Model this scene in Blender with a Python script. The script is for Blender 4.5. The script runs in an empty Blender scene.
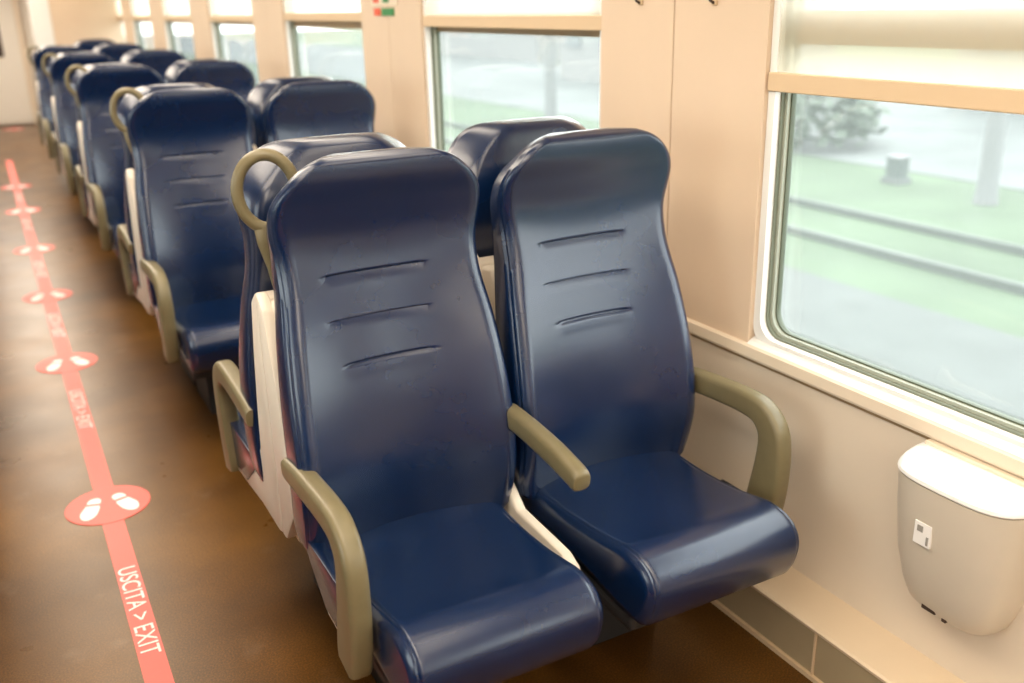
import bpy, bmesh, math, random
from mathutils import Vector, Matrix
C = bpy.context.scene
random.seed(4)

# ------------------------------------------------------------------ camera
H_EYE = 1.485
yaw, pitch, roll = math.radians(28.18), math.radians(19.6), math.radians(-1.367)
fwd = Vector((math.sin(yaw)*math.cos(pitch), math.cos(yaw)*math.cos(pitch), -math.sin(pitch)))
rt = Vector((math.cos(yaw), -math.sin(yaw), 0)); upv = rt.cross(fwd)
r2 = rt*math.cos(roll) + upv*math.sin(roll); u2 = upv*math.cos(roll) - rt*math.sin(roll)
cam = bpy.data.objects.new('camera', bpy.data.cameras.new('camera')); C.collection.objects.link(cam)
cam.matrix_world = Matrix(((r2.x, u2.x, -fwd.x, 0), (r2.y, u2.y, -fwd.y, 0), (r2.z, u2.z, -fwd.z, H_EYE), (0, 0, 0, 1)))
cam.data.sensor_width = 36; cam.data.lens = 950.57/1024*36
cam.data.clip_start = .05; cam.data.clip_end = 500
cam.data.dof.use_dof = True; cam.data.dof.focus_distance = 1.95; cam.data.dof.aperture_fstop = 2.2
C.camera = cam

# ------------------------------------------------------------------ sky, daylight, lamps, exposure
W = bpy.data.worlds.new('sky'); C.world = W; W.use_nodes = True
nt = W.node_tree; nt.nodes.clear()
bg = nt.nodes.new('ShaderNodeBackground'); wo = nt.nodes.new('ShaderNodeOutputWorld')
bg.inputs[0].default_value = (.96, .98, 1.0, 1); bg.inputs[1].default_value = 5.0
nt.links.new(bg.outputs[0], wo.inputs[0])
vs = C.view_settings
vs.view_transform = 'Standard'; vs.look = 'None'; vs.exposure = 0.25; vs.gamma = 1; vs.use_curve_mapping = False

M_PITCH = 1.94           # window and seat-bay pitch
WX, LX = 1.57, -1.345     # inner faces of the two side walls
Y_NEAR, Y_PART, Y_END = -5.4, 12.55, 15.6
Z_CEIL = 2.12
Z_OUT = -1.5
WIN0, WIN1 = .415, 1.685  # opening of the first window along the wall

def area(name, loc, rot, sx, sy, power, color, portal=False):
    L = bpy.data.lights.new(name, 'AREA'); L.shape = 'RECTANGLE'; L.size = sx; L.size_y = sy
    L.energy = power; L.color = color
    o = bpy.data.objects.new(name, L); o.location = loc; o.rotation_euler = rot; C.collection.objects.link(o)
    if portal: L.cycles.is_portal = True
    return o
LAMPS = ((.15, .66, 17), (1.02, .2, 3.5))      # x, width, power: the wide aisle luminaire and the one over the window seats
for k in range(-3, 7):     # the fluorescent tubes behind the ceiling diffusers
    for lx, wd, lw in LAMPS: area('ceiling_area_light', (lx, .93+M_PITCH*k, Z_CEIL-.035), (0, 0, 0), wd, 1.8, lw, (1.0, .86, .70))
area('ceiling_area_light', (.1, 14.0, Z_CEIL-.035), (0, 0, 0), .6, 1.2, 26, (1.0, .92, .82))   # added fill without a fitting, brightens the vestibule end wall and door
for k in range(-3, 7):     # daylight portals in the window openings
    yc = (WIN0+WIN1)/2 + M_PITCH*k
    area('window_daylight', (WX+.09, yc, 1.2), (0, math.radians(90), 0), 1.05, 1.2, 1, (1, 1, 1), True)
    area('window_daylight', (LX-.09, yc, 1.2), (0, math.radians(-90), 0), 1.05, 1.2, 1, (1, 1, 1), True)

# ------------------------------------------------------------------ materials
def mat(name, col, rough=.5, metal=0, spec=.5, coat=0, noise=0, nscale=20, bump=0, bscale=60, bdist=.002, sheen=0):
    m = bpy.data.materials.new(name); m.use_nodes = True
    t = m.node_tree; b = t.nodes['Principled BSDF']
    b.inputs['Base Color'].default_value = (*col, 1); b.inputs['Roughness'].default_value = rough
    b.inputs['Metallic'].default_value = metal; b.inputs['Specular IOR Level'].default_value = spec
    b.inputs['Coat Weight'].default_value = coat; b.inputs['Coat Roughness'].default_value = .24
    tc = t.nodes.new('ShaderNodeTexCoord')
    if noise:
        n = t.nodes.new('ShaderNodeTexNoise'); n.inputs['Scale'].default_value = nscale; n.inputs['Detail'].default_value = 5
        t.links.new(tc.outputs['Object'], n.inputs['Vector'])
        r = t.nodes.new('ShaderNodeValToRGB')
        r.color_ramp.elements[0].position = .3; r.color_ramp.elements[1].position = .7
        r.color_ramp.elements[0].color = (*[c*(1-noise) for c in col], 1)
        r.color_ramp.elements[1].color = (*[min(1, c*(1+noise)) for c in col], 1)
        t.links.new(n.outputs['Fac'], r.inputs['Fac']); t.links.new(r.outputs['Color'], b.inputs['Base Color'])
    if bump:
        n = t.nodes.new('ShaderNodeTexVoronoi') if bscale > 150 else t.nodes.new('ShaderNodeTexNoise')
        n.inputs['Scale'].default_value = bscale
        t.links.new(tc.outputs['Object'], n.inputs['Vector'])
        bp = t.nodes.new('ShaderNodeBump'); bp.inputs['Strength'].default_value = bump; bp.inputs['Distance'].default_value = bdist
        t.links.new(n.outputs[0], bp.inputs['Height']); t.links.new(bp.outputs[0], b.inputs['Normal'])
    return m
LEATHER = mat('navy_leather', (.0016, .0125, .050), .27, spec=.45, coat=.6, noise=.1, nscale=9, bump=.04, bscale=420, bdist=.001)
OLIVE = mat('olive_plastic', (.17, .14, .072), .38, noise=.06, nscale=30)
CREAM = mat('cream_shell', (.72, .64, .53), .4, noise=.03, nscale=8)
DARK = mat('dark_steel', (.02, .02, .022), .5)
WALL = mat('beige_panel', (.70, .545, .40), .45, noise=.03, nscale=3)
WALL_LOW = mat('pale_beige_laminate', (.72, .62, .5), .42, noise=.03, nscale=3)
LEDGE = mat('cream_ledge', (.76, .65, .51), .35)
SKIRT = mat('taupe_skirting', (.36, .28, .17), .45, noise=.06, nscale=6)
SKIRTTOP = mat('beige_skirting_cap', (.74, .6, .43), .35, noise=.03, nscale=5)
WHITE = mat('white_lacquer', (.82, .82, .8), .35)
FRAMEIN = mat('pale_grey_seal', (.40, .43, .36), .5)
GASKET = mat('grey_green_gasket', (.17, .19, .14), .55)
RUBBER = mat('green_grey_rubber', (.10, .12, .08), .55)
BLINDBAR = mat('tan_blind_bar', (.66, .49, .31), .4)
ALU = mat('window_bar_aluminium', (.3, .2, .09), .4)
CEIL = mat('ceiling_white', (.8, .76, .7), .5)
SEAM = mat('panel_joint', (.33, .22, .11), .6)
CORAL = mat('coral_vinyl', (.86, .13, .10), .45)
STICKW = mat('white_vinyl', (.85, .83, .8), .45)
BINM = mat('bin_cream_metal', (.62, .55, .45), .32, spec=.6, noise=.04, nscale=6)
BINLID = mat('bin_white_lid', (.82, .81, .78), .35)
BROWN = mat('dark_brown', (.05, .03, .02), .5)
REDM = mat('sign_red', (.75, .1, .04), .5)
GREENM = mat('sign_green', (.01, .22, .05), .5)
GREYM = mat('pictogram_grey', (.3, .28, .25), .5)
DOORM = mat('door_white', (.8, .76, .68), .4)

# floor: speckled brown vinyl with scuffs
def floor_mat():
    m = bpy.data.materials.new('brown_speckled_vinyl'); m.use_nodes = True
    t = m.node_tree; b = t.nodes['Principled BSDF']; tc = t.nodes.new('ShaderNodeTexCoord')
    def noise(sc, det, stops):
        n = t.nodes.new('ShaderNodeTexNoise'); n.inputs['Scale'].default_value = sc; n.inputs['Detail'].default_value = det
        t.links.new(tc.outputs['Object'], n.inputs['Vector'])
        r = t.nodes.new('ShaderNodeValToRGB'); e = r.color_ramp.elements
        e[0].position, e[0].color = stops[0]; e[1].position, e[1].color = stops[1]
        t.links.new(n.outputs['Fac'], r.inputs['Fac']); return r
    base = noise(2.2, 6, ((.35, (.08, .033, .006, 1)), (.68, (.17, .076, .014, 1))))
    fine = noise(230, 3, ((.42, (.55, .55, .55, 1)), (.7, (1.5, 1.4, 1.3, 1))))
    mx = t.nodes.new('ShaderNodeMix'); mx.data_type = 'RGBA'; mx.blend_type = 'MULTIPLY'; mx.inputs[0].default_value = .8
    t.links.new(base.outputs[0], mx.inputs[6]); t.links.new(fine.outputs[0], mx.inputs[7])
    scuff = noise(7, 9, ((.62, (0, 0, 0, 1)), (.8, (.25, .25, .25, 1))))
    mx2 = t.nodes.new('ShaderNodeMix'); mx2.data_type = 'RGBA'
    t.links.new(scuff.outputs[0], mx2.inputs[0]); t.links.new(mx.outputs[2], mx2.inputs[6]); mx2.inputs[7].default_value = (.3, .21, .14, 1)
    t.links.new(mx2.outputs[2], b.inputs['Base Color'])
    ro = noise(5, 6, ((.3, (.27, .27, .27, 1)), (.75, (.34, .34, .34, 1))))
    t.links.new(ro.outputs[0], b.inputs['Roughness']); b.inputs['Specular IOR Level'].default_value = .36; b.inputs['Specular Tint'].default_value = (1, .84, .64, 1)
    return m
FLOOR = floor_mat()

def glass_mat():
    m = bpy.data.materials.new('window_glass'); m.use_nodes = True
    t = m.node_tree; t.nodes.clear()
    o = t.nodes.new('ShaderNodeOutputMaterial'); tr = t.nodes.new('ShaderNodeBsdfTransparent'); gl = t.nodes.new('ShaderNodeBsdfGlossy')
    df = t.nodes.new('ShaderNodeBsdfTranslucent'); a = t.nodes.new('ShaderNodeMixShader'); c = t.nodes.new('ShaderNodeMixShader')
    lw = t.nodes.new('ShaderNodeLayerWeight'); lw.inputs[0].default_value = .5      # Schlick reflectance of a thin pane
    pw = t.nodes.new('ShaderNodeMath'); pw.operation = 'POWER'; pw.inputs[1].default_value = 4.5
    fr = t.nodes.new('ShaderNodeMath'); fr.operation = 'MULTIPLY_ADD'; fr.inputs[1].default_value = .9; fr.inputs[2].default_value = .04
    t.links.new(lw.outputs['Facing'], pw.inputs[0]); t.links.new(pw.outputs[0], fr.inputs[0])
    tr.inputs[0].default_value = (.96, .985, .97, 1); gl.inputs['Roughness'].default_value = .02
    df.inputs[0].default_value = (.9, .95, .93, 1)
    a.inputs[0].default_value = .06        # film of dust
    t.links.new(tr.outputs[0], a.inputs[1]); t.links.new(df.outputs[0], a.inputs[2])
    t.links.new(fr.outputs[0], c.inputs[0]); t.links.new(a.outputs[0], c.inputs[1]); t.links.new(gl.outputs[0], c.inputs[2])
    t.links.new(c.outputs[0], o.inputs[0]); return m
GLASS = glass_mat()

def fabric_mat():
    m = bpy.data.materials.new('blind_fabric'); m.use_nodes = True
    t = m.node_tree; t.nodes.clear()
    o = t.nodes.new('ShaderNodeOutputMaterial'); tr = t.nodes.new('ShaderNodeBsdfTransparent')
    tl = t.nodes.new('ShaderNodeBsdfTranslucent'); d = t.nodes.new('ShaderNodeBsdfDiffuse')
    a = t.nodes.new('ShaderNodeMixShader'); c = t.nodes.new('ShaderNodeMixShader')
    tl.inputs[0].default_value = (.92, .9, .82, 1); d.inputs[0].default_value = (.85, .8, .7, 1)
    tr.inputs[0].default_value = (.97, .96, .92, 1)
    a.inputs[0].default_value = .6; t.links.new(d.outputs[0], a.inputs[1]); t.links.new(tl.outputs[0], a.inputs[2])
    c.inputs[0].default_value = .6; t.links.new(a.outputs[0], c.inputs[1]); t.links.new(tr.outputs[0], c.inputs[2])
    t.links.new(c.outputs[0], o.inputs[0]); return m
FABRIC = fabric_mat()

def emit_mat(name, col, s):
    m = bpy.data.materials.new(name); m.use_nodes = True; b = m.node_tree.nodes['Principled BSDF']
    b.inputs['Base Color'].default_value = (.8, .8, .8, 1)
    b.inputs['Emission Color'].default_value = (*col, 1); b.inputs['Emission Strength'].default_value = s; return m
DIFFUSER = emit_mat('lamp_diffuser', (1, .86, .68), 2.2)

# ------------------------------------------------------------------ mesh helpers
class MB:
    def __init__(s): s.v = []; s.f = []
    def add(s, vs_, fs):
        n = len(s.v); s.v += [tuple(v) for v in vs_]; s.f += [tuple(i+n for i in f) for f in fs]; return s
    def box(s, x0, x1, y0, y1, z0, z1):
        x0, x1 = sorted((x0, x1)); y0, y1 = sorted((y0, y1)); z0, z1 = sorted((z0, z1))
        return s.add([(x0,y0,z0),(x1,y0,z0),(x1,y1,z0),(x0,y1,z0),(x0,y0,z1),(x1,y0,z1),(x1,y1,z1),(x0,y1,z1)],
                     [(0,3,2,1),(4,5,6,7),(0,1,5,4),(1,2,6,5),(2,3,7,6),(3,0,4,7)])
    def loft(s, rings, caps=True, closed=False):
        n = len(rings[0]); vs_ = [p for r in rings for p in r]; fs = []
        m = len(rings)
        for i in range(m if closed else m-1):
            j = (i+1) % m
            for k in range(n): fs.append((i*n+k, i*n+(k+1)%n, j*n+(k+1)%n, j*n+k))
        if caps and not closed: fs.append(tuple(range(n))[::-1]); fs.append(tuple((m-1)*n+k for k in range(n)))
        return s.add(vs_, fs)
    def prism_x(s, poly, x0, x1):          # poly in (y, z), extruded along x
        return s.loft([[(x0, y, z) for y, z in poly], [(x1, y, z) for y, z in poly]])
    def mesh(s, name, m, smooth=False, bevel=0, bseg=2):
        me = bpy.data.meshes.new(name); bm = bmesh.new()
        vv = [bm.verts.new(v) for v in s.v]
        for f in s.f:
            try: bm.faces.new([vv[i] for i in f])
            except ValueError: pass
        bmesh.ops.recalc_face_normals(bm, faces=bm.faces)
        if bevel:
            es = [e for e in bm.edges if len(e.link_faces) == 2 and e.calc_face_angle(0) > .6]
            bmesh.ops.bevel(bm, geom=es, offset=bevel, segments=bseg, profile=.5, affect='EDGES', clamp_overlap=True)
        if smooth:
            for f in bm.faces: f.smooth = True
            for e in bm.edges:
                if len(e.link_faces) == 2 and e.calc_face_angle(0) > .7: e.smooth = False
        bm.to_mesh(me); bm.free(); me.materials.append(m); return me
    def obj(s, name, m, parent=None, **kw):
        o = bpy.data.objects.new(name, s.mesh(name, m, **kw)); C.collection.objects.link(o)
        if parent: o.parent = parent
        return o

def tag(o, label, cat, group=None, kind=None):
    if label: o['label'] = label
    if cat: o['category'] = cat
    if group: o['group'] = group
    if kind: o['kind'] = kind
    return o
def struct(o): o['kind'] = 'structure'; return o
def empty(name, loc=(0,0,0), rz=0):
    o = bpy.data.objects.new(name, None); o.empty_display_size = .05; C.collection.objects.link(o)
    o.location = loc; o.rotation_euler = (0, 0, rz); return o
def copy_tree(o, parent=None):
    c = o.copy(); C.collection.objects.link(c)
    if parent: c.parent = parent
    for ch in list(o.children): copy_tree(ch, c)
    return c
def rrect(w, h, r, n=4):                   # rounded rectangle, centred, counter-clockwise
    pts = []
    for cx, cy, a0 in ((w/2-r, h/2-r, 0), (-w/2+r, h/2-r, 90), (-w/2+r, -h/2+r, 180), (w/2-r, -h/2+r, 270)):
        for i in range(n+1):
            a = math.radians(a0+90*i/n); pts.append((cx+r*math.cos(a), cy+r*math.sin(a)))
    return pts
def interp(tab, x):
    if x <= tab[0][0]: return tab[0][1]
    for i in range(len(tab)-1):
        a, b = tab[i], tab[i+1]
        if x <= b[0]:
            # Catmull-Rom through the table
            p0 = tab[i-1] if i > 0 else a; p3 = tab[i+2] if i+2 < len(tab) else b
            h = b[0]-a[0]; t = (x-a[0])/h
            m0 = (b[1]-p0[1])/max(1e-6, b[0]-p0[0])*h; m1 = (p3[1]-a[1])/max(1e-6, p3[0]-a[0])*h
            return (2*t**3-3*t*t+1)*a[1]+(t**3-2*t*t+t)*m0+(-2*t**3+3*t*t)*b[1]+(t**3-t*t)*m1
    return tab[-1][1]
def smooth_path(pts, n=6):                 # Catmull-Rom resampling of tuples
    out = []
    for i in range(len(pts)-1):
        p0 = pts[max(i-1, 0)]; p1 = pts[i]; p2 = pts[i+1]; p3 = pts[min(i+2, len(pts)-1)]
        for k in range(n):
            t = k/n
            out.append(tuple(.5*((2*b)+(c-a)*t+(2*a-5*b+4*c-d)*t*t+(3*b-a-3*c+d)*t**3) for a, b, c, d in zip(p0, p1, p2, p3)))
    out.append(tuple(pts[-1])); return out

# ------------------------------------------------------------------ the setting
fl = MB().box(LX-.05, WX+.08, Y_NEAR, Y_END, -.08, 0).obj('floor', FLOOR); struct(fl)
ce = MB().box(LX-.05, WX+.08, Y_NEAR, Y_END, Z_CEIL, Z_CEIL+.06).obj('ceiling', CEIL); struct(ce)

WZ0, WZ1 = .672, 1.74
def side_wall(name, xin, sgn, low, up):
    xa, xb = xin, xin+sgn*.066
    lo = MB().box(xa, xb, Y_NEAR, Y_END, 0, .64).obj(name, low); struct(lo)
    hd = MB().box(xa, xb, Y_NEAR, Y_END, WZ1, Z_CEIL).obj('header_panel', up, lo)
    # solid posts between the windows, set back behind the lining panels
    ys = []
    for k in range(-2, 8):
        a = WIN1+M_PITCH*(k-1); b = WIN0+M_PITCH*k
        ys.append((max(a, Y_NEAR), min(b, Y_END)))
    ys[-1] = (ys[-1][0], Y_END)
    for a, b in ys:
        MB().box(xa+sgn*.035, xb, a-.025, b+.025, .64, WZ1).obj('window_post', up, lo)
        mid = a+.34 if b-a > .5 else (a+b)/2
        if b-a > 1.5: mid = a+.5
        for p, q in ((a, mid-.002), (mid+.002, b)):
            MB().box(xa, xa+sgn*.032, p, q, WZ0, WZ1).obj('wall_panel', up, lo, bevel=.0012, bseg=1)
    return lo
wall_right = side_wall('wall_right', WX, 1, WALL_LOW, WALL)
wall_left = side_wall('wall_left', LX, -1, WALL_LOW, WALL)

# window ledge rail, its shadow groove, and the white sill behind it
led = MB().loft([[(x, y, z) for x, z in ((WX+.02, .640), (WX-.012, .640), (WX-.014, .646), (WX-.012, .670), (WX-.006, .674), (WX+.02, .674))] for y in (Y_NEAR, Y_PART)])
trim = led.obj('trim_1', LEDGE); struct(trim)
g = MB().box(WX-.004, WX+.01, Y_NEAR, Y_PART, .630, .640).obj('shadow_joint', SEAM, trim)
led2 = MB().box(LX-.02, LX+.012, Y_NEAR, Y_END, .640, .674).obj('trim_2', LEDGE); struct(led2)

# heater skirting along the right wall
SKX, SKZ = 1.4445, .138
bb = MB().loft([[(x, y, z) for x, z in ((WX+.01, SKZ-.012), (SKX+.012, SKZ-.012), (SKX-.004, SKZ-.012), (SKX-.006, SKZ-.004), (SKX, SKZ), (WX+.01, SKZ+.004))] for y in (Y_NEAR, Y_PART)])
base_r = bb.obj('baseboard_right', SKIRTTOP); struct(base_r)
MB().box(SKX+.012, WX, Y_NEAR, Y_PART, 0, SKZ-.012).obj('skirting_core', SEAM, base_r)
yj = 1.27-M_PITCH*4
while yj < Y_PART-.1:
    y2 = min(yj+M_PITCH, Y_PART)
    if y2 > Y_NEAR: MB().box(SKX, SKX+.014, max(yj+.003, Y_NEAR), y2-.003, .012, SKZ-.013).obj('skirting_panel', SKIRT, base_r, bevel=.0015, bseg=1)
    MB().box(SKX-.003, SKX+.014, yj-.0025, yj+.0025, .012, SKZ-.013).obj('joint_cover', BLINDBAR, base_r)
    yj += M_PITCH
MB().box(SKX-.008, SKX+.014, Y_NEAR, Y_PART, 0, .012).obj('floor_strip', BLINDBAR, base_r)
bl = MB().box(LX-.01, LX+.012, Y_NEAR, Y_END, 0, .1).obj('baseboard_left', SKIRT); struct(bl)

# windows
def rr_yz(y0, y1, z0, z1, r, n=6):
    return [((y0+y1)/2+a, (z0+z1)/2+b) for a, b in rrect(y1-y0, z1-z0, r, n)]
def ring(mb, oy0, oy1, oz0, oz1, orad, ins, irad, x0, x1):
    o = rr_yz(oy0, oy1, oz0, oz1, orad); i = rr_yz(oy0+ins, oy1-ins, oz0+ins, oz1-ins, irad)
    mb.loft([[(x0, y, z) for y, z in o], [(x0, y, z) for y, z in i], [(x1, y, z) for y, z in i], [(x1, y, z) for y, z in o]], closed=True)
    return mb
def window(n, k, xin, sgn):
    y0, y1 = WIN0+M_PITCH*k, WIN1+M_PITCH*k
    z0, z1 = WZ0+.002, WZ1
    fr = ring(MB(), y0+.001, y1-.001, z0, z1, .05, .022, .05, xin+sgn*.012, xin+sgn*.07).obj('window_%d' % n, WHITE, smooth=True); struct(fr)
    MB().loft([[(xin+sgn*x, y, z) for x, z in ((-.006, .6745), (.002, .681), (.052, .704), (.052, .6745))] for y in (y0+.002, y1-.002)]).obj('window_sill', WHITE, fr)
    ring(MB(), y0+.021, y1-.021, z0+.02, z1-.02, .05, .007, .05, xin+sgn*.03, xin+sgn*.068).obj('rubber_gasket', GASKET, fr, smooth=True)
    ring(MB(), y0+.027, y1-.027, z0+.026, z1-.026, .05, .008, .05, xin+sgn*.04, xin+sgn*.066).obj('inner_frame', FRAMEIN, fr, smooth=True)
    ring(MB(), y0+.034, y1-.034, z0+.033, z1-.033, .05, .005, .05, xin+sgn*.05, xin+sgn*.064).obj('glass_seal', RUBBER, fr, smooth=True)
    MB().box(xin+sgn*.052, xin+sgn*.068, y0+.04, y1-.04, 1.385, 1.455).obj('transom', ALU, fr)
    p = rr_yz(y0+.036, y1-.036, z0+.035, z1-.035, .05)
    MB().loft([[(xin+sgn*.058, y, z) for y, z in p], [(xin+sgn*.062, y, z) for y, z in p]]).obj('window_pane', GLASS, fr)
    return fr
for k in range(-2, 7): window(k+3, k, WX, 1)
for k in range(-2, 7): window(k+12, k, LX, -1)

# roller blinds on the right wall
bar_low = [1.283, 1.405, 1.42, 1.406, 1.405, 1.405, 1.405]
order = ['nearest', 'second', 'third', 'fourth', 'fifth', 'sixth', 'seventh']
for k in range(7):
    y0, y1 = WIN0+M_PITCH*k, WIN1+M_PITCH*k
    bz = bar_low[k]; root = empty('roller_blind', (WX+.01, (y0+y1)/2, bz))
    hw = (y1-y0)/2-.004
    MB().box(-.006, .014, -hw, hw, 0, .042).obj('bottom_bar', BLINDBAR, root, bevel=.003)
    MB().box(.003, .0045, -hw+.012, hw-.012, .042, WZ1-bz-.03).obj('blind_fabric', FABRIC, root)
    MB().loft([[(.012+.02*math.cos(a*.3927), y, WZ1-bz-.024+.02*math.sin(a*.3927)) for a in range(16)] for y in (-hw, hw)]).obj('roller_tube', BLINDBAR, root, smooth=True)
    lab = 'pulled-down cream roller blind with tan bottom bar in the nearest window, above the litter bin' if k == 0 else \
          'cream roller blind with tan bottom bar in the %s window from the front' % order[k]
    tag(root, lab, 'blind', 'roller blinds in the right-hand windows')

# saloon end: partition, doorway and sliding door behind
we = MB().box(.86, WX+.05, Y_PART, Y_PART+.06, 0, Z_CEIL).obj('wall_end', WALL); struct(we)
MB().box(.66, .87, Y_PART-.015, Y_PART+.075, 0, Z_CEIL).obj('partition_edge', WHITE, we, bevel=.008)
MB().box(LX-.05, -.55, Y_PART, Y_PART+.06, 0, Z_CEIL).obj('left_partition', WALL, we)
wv = MB().box(LX-.05, WX+.08, Y_END, Y_END+.05, 0, Z_CEIL).obj('wall_back', DOORM); struct(wv)
wn = MB().box(LX-.05, WX+.08, Y_NEAR-.05, Y_NEAR, 0, Z_CEIL).obj('wall_near', WALL); struct(wn)
dr = MB().box(-.32, .62, Y_END-.05, Y_END-.012, .02, 2.0).obj('door_1', DOORM, bevel=.01); struct(dr)
MB().box(.02, .40, Y_END-.062, Y_END-.05, .93, 1.75).obj('door_window', BROWN, dr, bevel=.005)
MB().box(.62, .69, Y_END-.09, Y_END-.012, 0, 2.05).obj('door_post', LEDGE, dr)
# overhead lamp diffusers (above the frame)
for k in range(-2, 7):
  for lx, wd, lw in LAMPS:
    o = MB().box(lx-wd/2, lx+wd/2, .93+M_PITCH*k-.78, .93+M_PITCH*k+.78, Z_CEIL-.028, Z_CEIL-.001).obj('ceiling_light', DIFFUSER, ce)

# ------------------------------------------------------------------ seats  (local: x across, faces -y, pillar centre at y = +0.38)
Y0 = 1.55                                   # world y of the local origin for the first seat
def Yl(y): return y-Y0
def make_backrest():
    hwt = [(.405, .222), (.42, .237), (.47, .243), (.60, .244), (.72, .241), (.85, .231), (.95, .219), (1.02, .221), (1.07, .231), (1.11, .234), (1.14, .226), (1.17, .205), (1.192, .182), (1.207, .155), (1.214, .13)]
    yct = [(.405, 1.745), (.43, 1.736), (.55, 1.716), (.70, 1.728), (.85, 1.757), (.97, 1.788), (1.05, 1.794), (1.12, 1.775), (1.17, 1.757), (1.2, 1.755), (1.209, 1.760), (1.214, 1.774)]
    tht = [(.405, .05), (.43, .075), (.55, .085), (.9, .08), (1.05, .085), (1.11, .1), (1.17, .1), (1.2, .090), (1.209, .075), (1.214, .05)]
    dish = [(.405, .065), (.55, .072), (.75, .054), (.95, .028), (1.1, .012), (1.214, .006)]
    grooves = [(.978, -.138, .098), (.890, -.142, .095), (.802, -.118, .090)]
    zs = []; z = .405
    while z < 1.214:
        zs.append(z)
        near = min(abs(z-gz) for gz, _, _ in grooves)
        z += .0022 if near < .010 else (.006 if z < .44 or z > 1.11 else .013)
        if z > 1.17: z -= .003
    zs.append(1.214)
    NF = 44
    rings = []
    for z in zs:
        w = interp(hwt, z); yc = interp(yct, z); t = interp(tht, z); d = interp(dish, z)
        rf = min(.032, t*.42, w*.4)
        pts = []
        for i in range(NF+1):                                 # front, left to right
            s = -1+2*i/NF; s = math.copysign(abs(s)**.9, s); x = s*(w-rf)
            y = yc-d*abs(x/w)**2.0
            for gz, xa, xb in grooves:
                e = min(1, max(0, (x-xa)/.018))*min(1, max(0, (xb-x)/.018))
                if e > 0:
                    dz = z-gz
                    y += e*(.0058*math.exp(-(dz/.0030)**2) - .0012*math.exp(-((dz+.010)/.007)**2))
            pts.append((x, y))
        ye = yc-d*abs((w-rf)/w)**2.0
        for i in range(1, 8):                                  # right front corner with the cover seam
            a = math.radians(-90+90*i/7); k = .0035 if i == 5 else 0
            pts.append((w-rf+(rf-k)*math.cos(a), ye+rf+(rf-k)*math.sin(a)))
        yb = yc+t
        pts.append((w, ye+rf+(yb-ye-2*rf)*.5))
        for i in range(5):
            a = math.radians(90*i/4); pts.append((w-rf*.9+rf*.9*math.cos(a), yb-rf+rf*math.sin(a)))
        half = pts[NF+1:]
        for i in range(1, 6): pts.append(((w-rf)*(1-2*i/6), yb))
        for x, y in reversed(half): pts.append((-x, y))
        q = interp([(.405, 1), (.95, 1), (1.05, .94), (1.10, .87), (1.15, .78), (1.214, .62)], z)      # the head is narrower behind
        rings.append([(x*(1+(q-1)*min(1, max(0, (y-yc+d)/(t+d)))), Yl(y), z) for x, y in pts])
    # closing ring on top
    top = rings[-1]; cx = sum(p[0] for p in top)/len(top); cy = sum(p[1] for p in top)/len(top)
    rings.append([(cx+(p[0]-cx)*.45, cy+(p[1]-cy)*.3, 1.2175) for p in top])
    return MB().loft(rings)
def make_cushion():
    prof0 = [(1.77, .440), (1.70, .430), (1.62, .426), (1.54, .428), (1.46, .436), (1.39, .448), (1.35, .454), (1.308, .450), (1.279, .437), (1.260, .414), (1.254, .387), (1.259, .357), (1.269, .330), (1.286, .306), (1.312, .298), (1.38, .304), (1.5, .325), (1.62, .34), (1.70, .345), (1.77, .35)]
    prof = smooth_path(prof0, 4)
    prof = prof[:-1]+[(1.772, .352), (1.776, .39), (1.772, .435)]
    n = len(prof)
    nor = []
    for i in range(n):
        a = prof[i-1]; b = prof[(i+1) % n]; ty, tz = b[0]-a[0], b[1]-a[1]; l = math.hypot(ty, tz) or 1
        nor.append((-tz/l, ty/l))
    # loop runs back->front over the top, so the outward normal is flipped if needed
    if nor[len(prof)//6][1] < 0: nor = [(-a, -b) for a, b in nor]
    hw, R = .200, .025
    xs = []
    for i in range(9):
        a = math.radians(90*i/8); xs.append((hw-R+R*math.sin(a), R*(1-math.cos(a))))
    st = [(-x, o) for x, o in reversed(xs)]+[(x, 0) for x in (-.13, -.1, -.05, 0, .05, .1, .13)]+xs
    st.insert(9, (-(hw-R-.006), 0)); st.insert(len(st)-9, (hw-R-.006, 0))
    rings = []
    for x, o in st:
        seam = .0028 if abs(abs(x)-(hw-R+R*math.sin(math.radians(22.5)))) < .003 else 0
        rg = []
        for (y, z), (ny, nz) in zip(prof, nor):
            taper = 1+.04*max(0, (y-1.35)/.35)
            dz = -.010*(1-(x/hw)**2) if nz > .7 else 0          # dished sitting area
            rg.append((x*taper, Yl(y-ny*(o+seam)), z-nz*(o+seam)+dz*min(1, max(0, (y-1.30)/.1))))
        rings.append(rg)
    return MB().loft(rings)
def sweep_yz(path, x, wx, r, hs):           # path of (y, z) world; section wx wide, hs[i] high
    rings = []
    for i, (y, z) in enumerate(path):
        a = path[max(i-1, 0)]; b = path[min(i+1, len(path)-1)]
        ty, tz = b[0]-a[0], b[1]-a[1]; l = math.hypot(ty, tz); ny, nz = -tz/l, ty/l
        h = hs[i]; sc = 1
        if i in (0, len(path)-1): sc = .82
        rings.append([(x+p*sc, Yl(y+ny*q*sc), z+nz*q*sc) for p, q in rrect(wx, h, min(r, h*.45), 3)])
    return MB().loft(rings)
ARM_PTS = [(1.785, .588, .044), (1.77, .590, .050), (1.70, .597, .054), (1.60, .604, .055), (1.52, .606, .057), (1.472, .598, .062), (1.440, .570, .070), (1.430, .53, .076), (1.434, .46, .086), (1.446, .39, .092), (1.458, .335, .090), (1.462, .315, .078)]
def make_arm(x):
    p = smooth_path(ARM_PTS, 5)
    return sweep_yz([(a, b) for a, b, c in p], x, .044, .012, [c for a, b, c in p])
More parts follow.
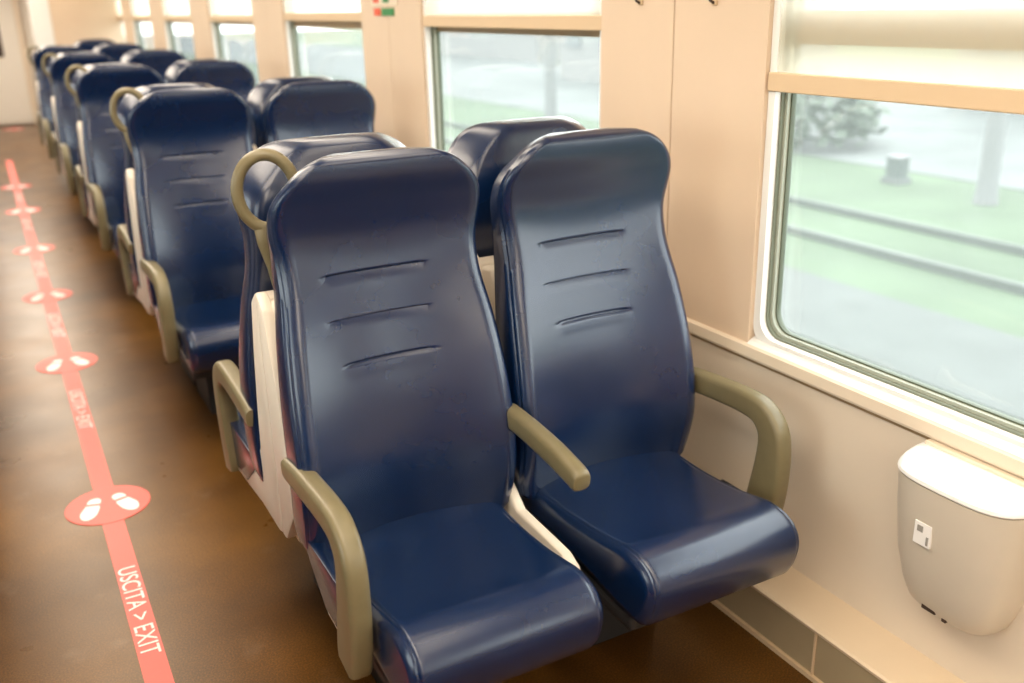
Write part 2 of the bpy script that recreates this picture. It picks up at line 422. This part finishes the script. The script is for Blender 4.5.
def make_mid_arm(x):
    pts = smooth_path([(1.70, .632, .046), (1.68, .632, .05), (1.6, .628, .052), (1.5, .618, .052), (1.43, .606, .050), (1.408, .600, .048), (1.398, .598, .036)], 4)
    return sweep_yz([(a, b) for a, b, c in pts], x, .038, .013, [c for a, b, c in pts])
def make_handle(s):
    mb = MB()
    cx, cy, cz, rx, rz = s*-.194, 1.900, 1.14, .056, .074
    n = 36; m = 10; rings = []
    for i in range(n):
        a = 2*math.pi*i/n
        px, pz = cx+rx*math.cos(a), cz+rz*math.sin(a)
        py = cy-.014*math.cos(a)*s
        nx, nz = math.cos(a)/rx, math.sin(a)/rz; l = math.hypot(nx, nz); nx, nz = nx/l, nz/l
        r = .0125
        rings.append([(px+r*math.cos(b)*nx, Yl(py)+r*1.15*math.sin(b), pz+r*math.cos(b)*nz) for b in [2*math.pi*k/m for k in range(m)]])
    mb.loft(rings, closed=True)
    tail = [(cx-s*.008, cy, cz-rz+.010, .012, .010), (cx-s*.008, cy, cz-rz-.002, .026, .012), (cx-s*.006, cy, cz-rz-.03, .025, .012), (cx, cy, cz-rz-.08, .017, .012), (cx+s*.006, cy, cz-rz-.15, .011, .01), (cx+s*.010, cy, cz-rz-.2, .006, .006)]
    mb.loft([[(x+w*math.cos(b), Yl(y)+h*math.sin(b), z) for b in [2*math.pi*k/12 for k in range(12)]] for x, y, z, w, h in tail])
    return mb

BACK = make_backrest().mesh('backrest', LEATHER, smooth=True)
CUSH = make_cushion().mesh('seat_cushion', LEATHER, smooth=True)
def place(me, name, parent):
    o = bpy.data.objects.new(name, me); C.collection.objects.link(o); o.parent = parent; return o
SHELL = [(1.875, .915), (1.925, .91), (1.925, .355), (1.905, .34), (1.875, .345), (1.835, .42), (1.80, .47), (1.80, .55), (1.815, .70), (1.838, .85)]
def make_seat(aisle, s):
    """aisle: seat on the gangway; s=+1 has the gangway on its -x side (faces the camera), s=-1 is the mirrored build"""
    root = empty('train_seat')
    place(CUSH, 'seat_cushion', root); place(BACK, 'backrest', root)
    MB().prism_x([(Yl(y), z) for y, z in SHELL], -.212, .212).obj('back_shell', CREAM, root, smooth=True, bevel=.010, bseg=3)
    mb = MB().box(-.19, .19, Yl(1.33), Yl(1.70), .262, .300)
    mb.obj('seat_pan', DARK, root, bevel=.01)
    MB().prism_x([(Yl(y), z) for y, z in ((1.62, 0), (1.90, 0), (1.90, .268), (1.66, .268))], -.10, .10).obj('pedestal', DARK, root, bevel=.006)
    if aisle:
        make_arm(s*-.234).obj('armrest', OLIVE, root, smooth=True)
        make_mid_arm(s*.234).obj('middle_armrest', OLIVE, root, smooth=True)
        if s > 0: make_handle(s).obj('grab_handle', OLIVE, root, smooth=True)
        cheek = [(1.928, .93), (1.885, .90), (1.85, .78), (1.815, .62), (1.80, .52), (1.70, .455), (1.43, .45), (1.42, .36), (1.46, .32), (1.61, .33)]
        cheek += [(1.79, .462), (1.815, .45), (1.90, .355), (1.928, .352)] if s > 0 else [(1.75, .345), (1.90, .345), (1.928, .355)]
        sp = MB().prism_x([(Yl(y), z) for y, z in cheek], s*-.208, s*-.236).obj('side_panel', CREAM, root, smooth=True, bevel=.007)
        ins = [(1.74, .457), (1.445, .458), (1.44, .37), (1.48, .340), (1.61, .347), (1.70, .41)]
        MB().prism_x([(Yl(y), z) for y, z in ins], s*-.2105, s*-.239).obj('side_inset', LEATHER, sp, smooth=True, bevel=.002)
        cen = [(1.89, .98), (1.91, .98), (1.91, .3), (1.45, .315), (1.42, .35), (1.43, .385), (1.47, .402), (1.66, .410), (1.735, .47), (1.79, .70), (1.85, .95)]
        MB().prism_x([(Yl(y), z) for y, z in cen], s*.226, s*.252).obj('centre_panel', CREAM, root, smooth=True, bevel=.006)
    else:
        make_arm(s*.268).obj('armrest', OLIVE, root, smooth=True)
        MB().box(s*.2, s*.365, Yl(1.62), Yl(1.70), .27, .30).obj('wall_bracket', DARK, root, bevel=.004)
    return root
XA, XW = .664, 1.163
M_SEAT = 1.93
protos = {(a, s): make_seat(a, s) for a in (True, False) for s in (1, -1)}
used = set()
def seat(aisle, face, k, label):
    s = 1 if face == 'front' else -1
    key = (aisle, s)
    o = protos[key] if key not in used else copy_tree(protos[key])
    used.add(key)
    c = 1.93+M_SEAT*k
    o.location = ((XA if aisle else XW)+.003*M_SEAT*k, c-.38 if s > 0 else c+.38, 0)
    o.rotation_euler = (0, 0, 0 if s > 0 else math.pi)
    tag(o, label, 'seat', 'navy leather seats facing the viewer' if s > 0 else 'navy leather seats with their backs to the viewer')
NPAIR = 6      # of the last row only the window-side seats can be made out
for k in range(NPAIR):
    n = order[k]
    if k == 0:
        seat(True, 'front', 0, 'nearest navy leather seat facing the viewer on the aisle, with olive armrests on both sides')
        seat(False, 'front', 0, 'nearest navy leather seat facing the viewer beside the wall and large window')
        seat(True, 'back', 0, 'navy aisle seat turned away, directly back to back with the nearest aisle seat')
        seat(False, 'back', 0, 'navy window seat turned away, directly back to back with the nearest window seat')
    else:
        if k < 5: seat(True, 'front', k, 'navy leather aisle seat facing the viewer in the %s row from the front' % n)
        seat(False, 'front', k, 'navy leather window-side seat facing the viewer in the %s row from the front' % n)
        if k < 5: seat(True, 'back', k, 'navy aisle seat turned away, behind the aisle seat of the %s row' % n)
        seat(False, 'back', k, 'navy window-side seat turned away, behind the window seat of the %s row' % n)

# the seats across the aisle, just outside the frame: they shade the floor
ordinal = ['nearest', 'second', 'third', 'fourth', 'fifth', 'sixth']
def shade_seat(aisle, s, rz, x, y, label):
    o = copy_tree(protos[(aisle, s)]); o.location = (x, y, 0); o.rotation_euler = (0, 0, rz)
    tag(o, label, 'seat', 'navy seats out of the frame')
for k in range(-1, 5):
    c = 1.93+M_SEAT*k; n = ordinal[k+1]
    for aisle, x, w in ((True, -.424, 'aisle'), (False, -.923, 'window-side')):
        shade_seat(aisle, -1, 0, x, c-.38, 'navy %s seat across the aisle facing the viewer, %s of its row' % (w, n))
        shade_seat(aisle, 1, math.pi, x, c+.38, 'navy %s seat across the aisle turned away, %s of its row' % (w, n))

# ------------------------------------------------------------------ litter bin on the wall
bn = empty('litter_bin', (WX, 1.015, .42))
def dshape(hw, dep, z, n=16, yo=0):
    pts = []
    for i in range(n+1):
        a = math.pi*i/n; c = math.cos(a); sn = math.sin(a)
        pts.append((-dep*abs(sn)**.55, yo+hw*math.copysign(abs(c)**.62, c), z))
    return pts
def zl(z): return z-.42
bd = [(.294, .066, .046), (.298, .080, .062), (.315, .097, .077), (.352, .112, .090), (.42, .127, .104), (.52, .136, .115), (.594, .140, .120)]
MB().loft([dshape(h, d, zl(z)) for z, h, d in bd]).obj('bin_body', BINM, bn, smooth=True)
MB().loft([dshape(h, d, zl(z)) for z, h, d in ((.596, .140, .121), (.599, .142, .1235), (.606, .1415, .122), (.617, .138, .103), (.625, .132, .073), (.630, .126, .03))]).obj('bin_lid', BINLID, bn, smooth=True)
MB().box(-.024, 0, -.12, .12, zl(.628), zl(.637)).obj('hinge_rail', LEDGE, bn, bevel=.002)
st = MB().box(-.1158, -.10, .012, .050, zl(.470), zl(.518)).obj('pictogram_sticker', STICKW, bn, bevel=.0005)
MB().box(-.1166, -.1156, .030, .043, zl(.498), zl(.511)).obj('pictogram', GREYM, st)
MB().box(-.1166, -.1156, .016, .021, zl(.475), zl(.493)).obj('pictogram', GREYM, st)
MB().box(-.0775, -.05, .006, .038, zl(.309), zl(.331)).obj('latch_plate', BROWN, bn, bevel=.001)
MB().box(-.072, -.05, -.016, -.006, zl(.301), zl(.308)).obj('latch_pin', BROWN, bn, bevel=.001)
tag(bn, 'cream wall-mounted litter bin with white lid below the nearest window', 'bin')

# small wall fittings near the top edge
hk = empty('coat_hook', (WX, 2.166, 1.480))
MB().box(-.006, 0, -.009, .009, -.008, .05).obj('hook_plate', BLINDBAR, hk, bevel=.002)
MB().loft([[(-.006-.012*t, .004*math.cos(a), -.002+.006*t+.004*math.sin(a)) for a in [k*.7854 for k in range(8)]] for t in (0, .6, 1)]).obj('hook_tip', BROWN, hk, smooth=True)
tag(hk, 'small brown coat hook on the beige panel above the nearest window seat', 'hook')
hk2 = copy_tree(hk); hk2.location = (WX, 1.869, 1.477)
tag(hk2, 'small brown coat hook on the beige panel just beside the nearest window', 'hook')

sg = empty('safety_sign', (WX, 4.00, 1.50))
MB().box(-.004, 0, -.15, .15, -.015, .1).obj('sign_plate', LEDGE, sg, bevel=.001)
for y0, y1, z0, z1, m, nm in ((.05, .115, -.054, -.024, REDM, 'red_mark'), (-.105, .025, -.054, -.024, GREENM, 'green_mark'), (.055, .12, -.002, .04, REDM, 'red_mark'), (-.06, .005, -.002, .04, GREENM, 'green_mark')):
    MB().box(-.0056, .0, y0, y1, z0, z1).obj(nm, m, sg)
tag(sg, 'small safety sign with red and green marks on the wall pillar', 'sign')

# ------------------------------------------------------------------ coral floor tape with stickers
def tape_x(y): return .118+.0026*y
tp = empty('floor_tape', (tape_x(2), 2, 0))
hw = .031; ya, yb = -1.0, 11.7
MB().add([(tape_x(y)+dx-tape_x(2), y-2, .0012) for y, dx in ((ya, -hw), (ya, hw), (yb, hw), (yb, -hw))]
         + [(tape_x(y)+dx-tape_x(2), y-2, .0001) for y, dx in ((ya, -hw), (ya, hw), (yb, hw), (yb, -hw))],
         [(0,1,2,3), (0,4,5,1), (1,5,6,2), (2,6,7,3), (3,7,4,0)]).obj('tape_strip', CORAL, tp)
tag(tp, 'long coral floor tape with white exit lettering running down the aisle', 'tape')
cu = bpy.data.curves.new('exit_text', 'FONT'); cu.body = 'USCITA > EXIT'; cu.size = 1; cu.align_x = 'CENTER'; cu.align_y = 'CENTER'
cu.offset = .002
to = bpy.data.objects.new('exit_text', cu); C.collection.objects.link(to)
bpy.context.view_layer.update()
tme = bpy.data.meshes.new_from_object(to.evaluated_get(bpy.context.evaluated_depsgraph_get()))
bpy.data.objects.remove(to)
xs = [v.co.x for v in tme.vertices]; yz = [v.co.y for v in tme.vertices]
cx, cyy = (max(xs)+min(xs))/2, (max(yz)+min(yz))/2
sx, sy = .44/(max(xs)-min(xs)), .048/(max(yz)-min(yz))
for v in tme.vertices: v.co = ((v.co.y-cyy)*sy, -(v.co.x-cx)*sx, 0)
tb = bmesh.new(); tb.from_mesh(tme); tb.verts.ensure_lookup_table()
glyphs = []; seen = set()
for v0 in tb.verts:                          # one mesh per letter
    if v0.index in seen: continue
    stack = [v0]; isl = set()
    while stack:
        v = stack.pop()
        if v.index in isl: continue
        isl.add(v.index); stack += [e.other_vert(v) for e in v.link_edges]
    seen |= isl
    fs = [f for f in tb.faces if f.verts[0].index in isl]
    if not fs: continue
    ids = sorted(isl); mp = {i: n for n, i in enumerate(ids)}
    gm = bpy.data.meshes.new('letter'); gm.from_pydata([tb.verts[i].co[:] for i in ids], [], [[mp[v.index] for v in f.verts] for f in fs])
    gm.materials.append(STICKW); glyphs.append(gm)
tb.free()
discs = [2.998, 4.494, 5.729, 7.006, 8.516, 9.81, 15.0]
disc_me = MB().loft([[(.128*r*math.cos(a), .128*r*math.sin(a), z) for a in [2*math.pi*k/40 for k in range(40)]] for r, z in ((1, .0001), (1, .0020), (.99, .0023))]).mesh('disc', CORAL)
def sole(sgn):
    mb = MB(); rot = math.radians(sgn*16)
    def put(pts):
        out = []
        for x, y in pts:
            X = x*math.cos(rot)-y*math.sin(rot); Y = x*math.sin(rot)+y*math.cos(rot)
            out.append((X+sgn*.048, Y))
        mb.loft([[(x, y, .0021) for x, y in out], [(x, y, .0030) for x, y in out]])
    # ball and toes point towards the viewer (-y); heel beyond a gap
    fore = []
    for i in range(25):
        a = math.pi+math.pi*i/24
        fore.append((.026*math.cos(a)+sgn*.002, -.030+.050*math.sin(a)))
    fore += [(.024, -.008), (.021, .012), (-.021, .012), (-.024, -.008)]
    put(fore)
    heel = [(-.020, .026), (.020, .026)]+[(.020*math.cos(math.pi*i/12), .040+.024*math.sin(math.pi*i/12)) for i in range(13)]
    put(heel)
    return mb
soles = {sg_: sole(sg_).mesh('footprint', STICKW) for sg_ in (-1, 1)}
for i, y in enumerate(discs):
    o = empty('footprint_sticker', (tape_x(y) if y < 12 else .325, y, 0))
    place(disc_me, 'disc', o)
    for sg_ in (-1, 1): place(soles[sg_], 'footprint', o)
    lab = ['nearest round coral sticker with two white footprints, on the floor tape', 'second round coral footprint sticker from the front on the floor tape',
           'third round coral footprint sticker from the front on the floor tape', 'fourth round coral footprint sticker from the front on the floor tape',
           'fifth round coral footprint sticker from the front on the floor tape', 'sixth round coral footprint sticker, near the far end of the tape',
           'farthest coral footprint sticker, alone on the floor before the white door'][i]
    tag(o, lab, 'sticker', 'coral footprint stickers along the aisle')
    if y < 12:
        yy = y-.638 if i == 0 else y-.60
        for gm in glyphs:
            t = place(gm, 'letter', tp); t.location = (tape_x(yy)-tape_x(2), yy-2, .0019)

# ------------------------------------------------------------------ outside
GRASS = mat('pale_grass', (.064, .096, .052), .9, noise=.25, nscale=.5)
GRAVEL = mat('pale_gravel', (.08, .088, .083), .9, noise=.12, nscale=2)
PATH = mat('pale_concrete', (.118, .128, .124), .9, noise=.2, nscale=.6)
RAILM = mat('rail_steel', (.062, .075, .064), .5)
gr = MB().box(-60, 90, -60, 140, Z_OUT-.3, Z_OUT).obj('ground', GRASS); struct(gr)
def bed(x0, x1, name, m):
    o = MB().box(x0, x1, -60, 140, Z_OUT-.05, Z_OUT+.02).obj(name, m); struct(o); return o
bed(6.3, 7.9, 'gravel_bed', GRAVEL); bed(14.2, 26, 'concrete_yard', PATH)
tk = empty('railway_track', (9.9, 20, Z_OUT))
for x in (-.72, .72):
    MB().box(x-.04, x+.04, -60, 100, .0, .10).obj('rail', RAILM, tk)
tag(tk, 'railway track seen through the nearest window', 'track')
BUILD = mat('pale_facade', (.2, .2, .195), .8); BWIN = mat('facade_window', (.12, .13, .135), .4)
for i, (x, y, sx_, sy_, h) in enumerate(((24, 30, 6, 9, 3.6), (26, 14, 6, 7, 4.2), (30, 52, 8, 14, 5.0))):
    o = empty('building', (x, y, Z_OUT))
    MB().box(-sx_/2, sx_/2, -sy_/2, sy_/2, 0, h).obj('facade', BUILD, o)
    n = int(sy_//2)
    for j in range(n):
        yy = -sy_/2+(j+.5)*sy_/n
        MB().box(-sx_/2-.05, -sx_/2+.05, yy-.5, yy+.5, h*.35, h*.7).obj('building_window', BWIN, o)
    tag(o, ['pale low building seen through the second window', 'pale building beyond the tracks in the nearest window', 'distant pale building seen through the farther windows'][i], 'building')
POLEM = mat('pale_mast', (.15, .155, .155), .6)
for i, (x, y) in enumerate(((12.9, 9.0), (11.8, 19.8))):
    o = MB().loft([[(x+.13*r*math.cos(a), y+.13*r*math.sin(a), z) for a in [k*.5236 for k in range(12)]] for z, r in ((Z_OUT-.02, 1.4), (Z_OUT+.3, 1.1), (6, .8))]).obj('lineside_mast', POLEM, smooth=True)
    tag(o, ['pale lineside mast seen through the nearest window', 'pale lineside mast seen through the second window'][i], 'mast', 'lineside masts')

o = empty('lineside_cabinet', (13.2, 10.9, Z_OUT))
MB().box(-.12, .12, -.14, .14, .08, .42).obj('cabinet_body', mat('cabinet_grey', (.07, .085, .08), .6), o, bevel=.02)
MB().box(-.16, .16, -.18, .18, 0, .1).obj('cabinet_plinth', PATH, o)
MB().box(-.14, .14, -.16, .16, .42, .45).obj('cabinet_roof', POLEM, o)
tag(o, 'small grey lineside cabinet beyond the tracks in the nearest window', 'cabinet')
LEAF = mat('pale_leaves', (.10, .13, .095), .8, noise=.3, nscale=2)
o = empty('shrub', (15.2, 15.2, Z_OUT))
mb = MB(); rnd = random.Random(11)
for i in range(900):
    a = rnd.uniform(0, 2*math.pi); ph = math.acos(rnd.uniform(-.5, 1)); r = rnd.uniform(.65, 1)
    p = Vector((1.5*r*math.sin(ph)*math.cos(a), 1.9*r*math.sin(ph)*math.sin(a), 1.0*r*math.cos(ph)+.62))
    d = Vector((rnd.uniform(-1, 1), rnd.uniform(-1, 1), rnd.uniform(-.6, .6))).normalized()*.17
    e = d.cross(Vector((rnd.uniform(-1, 1), rnd.uniform(-1, 1), 1))).normalized()*.09
    mb.add([p-d, p+e, p+d, p-e], [(0, 1, 2, 3)])
fo = mb.obj('foliage', LEAF, o); fo['kind'] = 'stuff'
MB().loft([[(r*math.cos(k*.785), r*math.sin(k*.785), z) for k in range(8)] for z, r in ((0, .09), (.4, .07), (.9, .04))]).obj('stem', BROWN, o, smooth=True)
tag(o, 'pale green shrub beyond the tracks at the left of the nearest window', 'shrub')
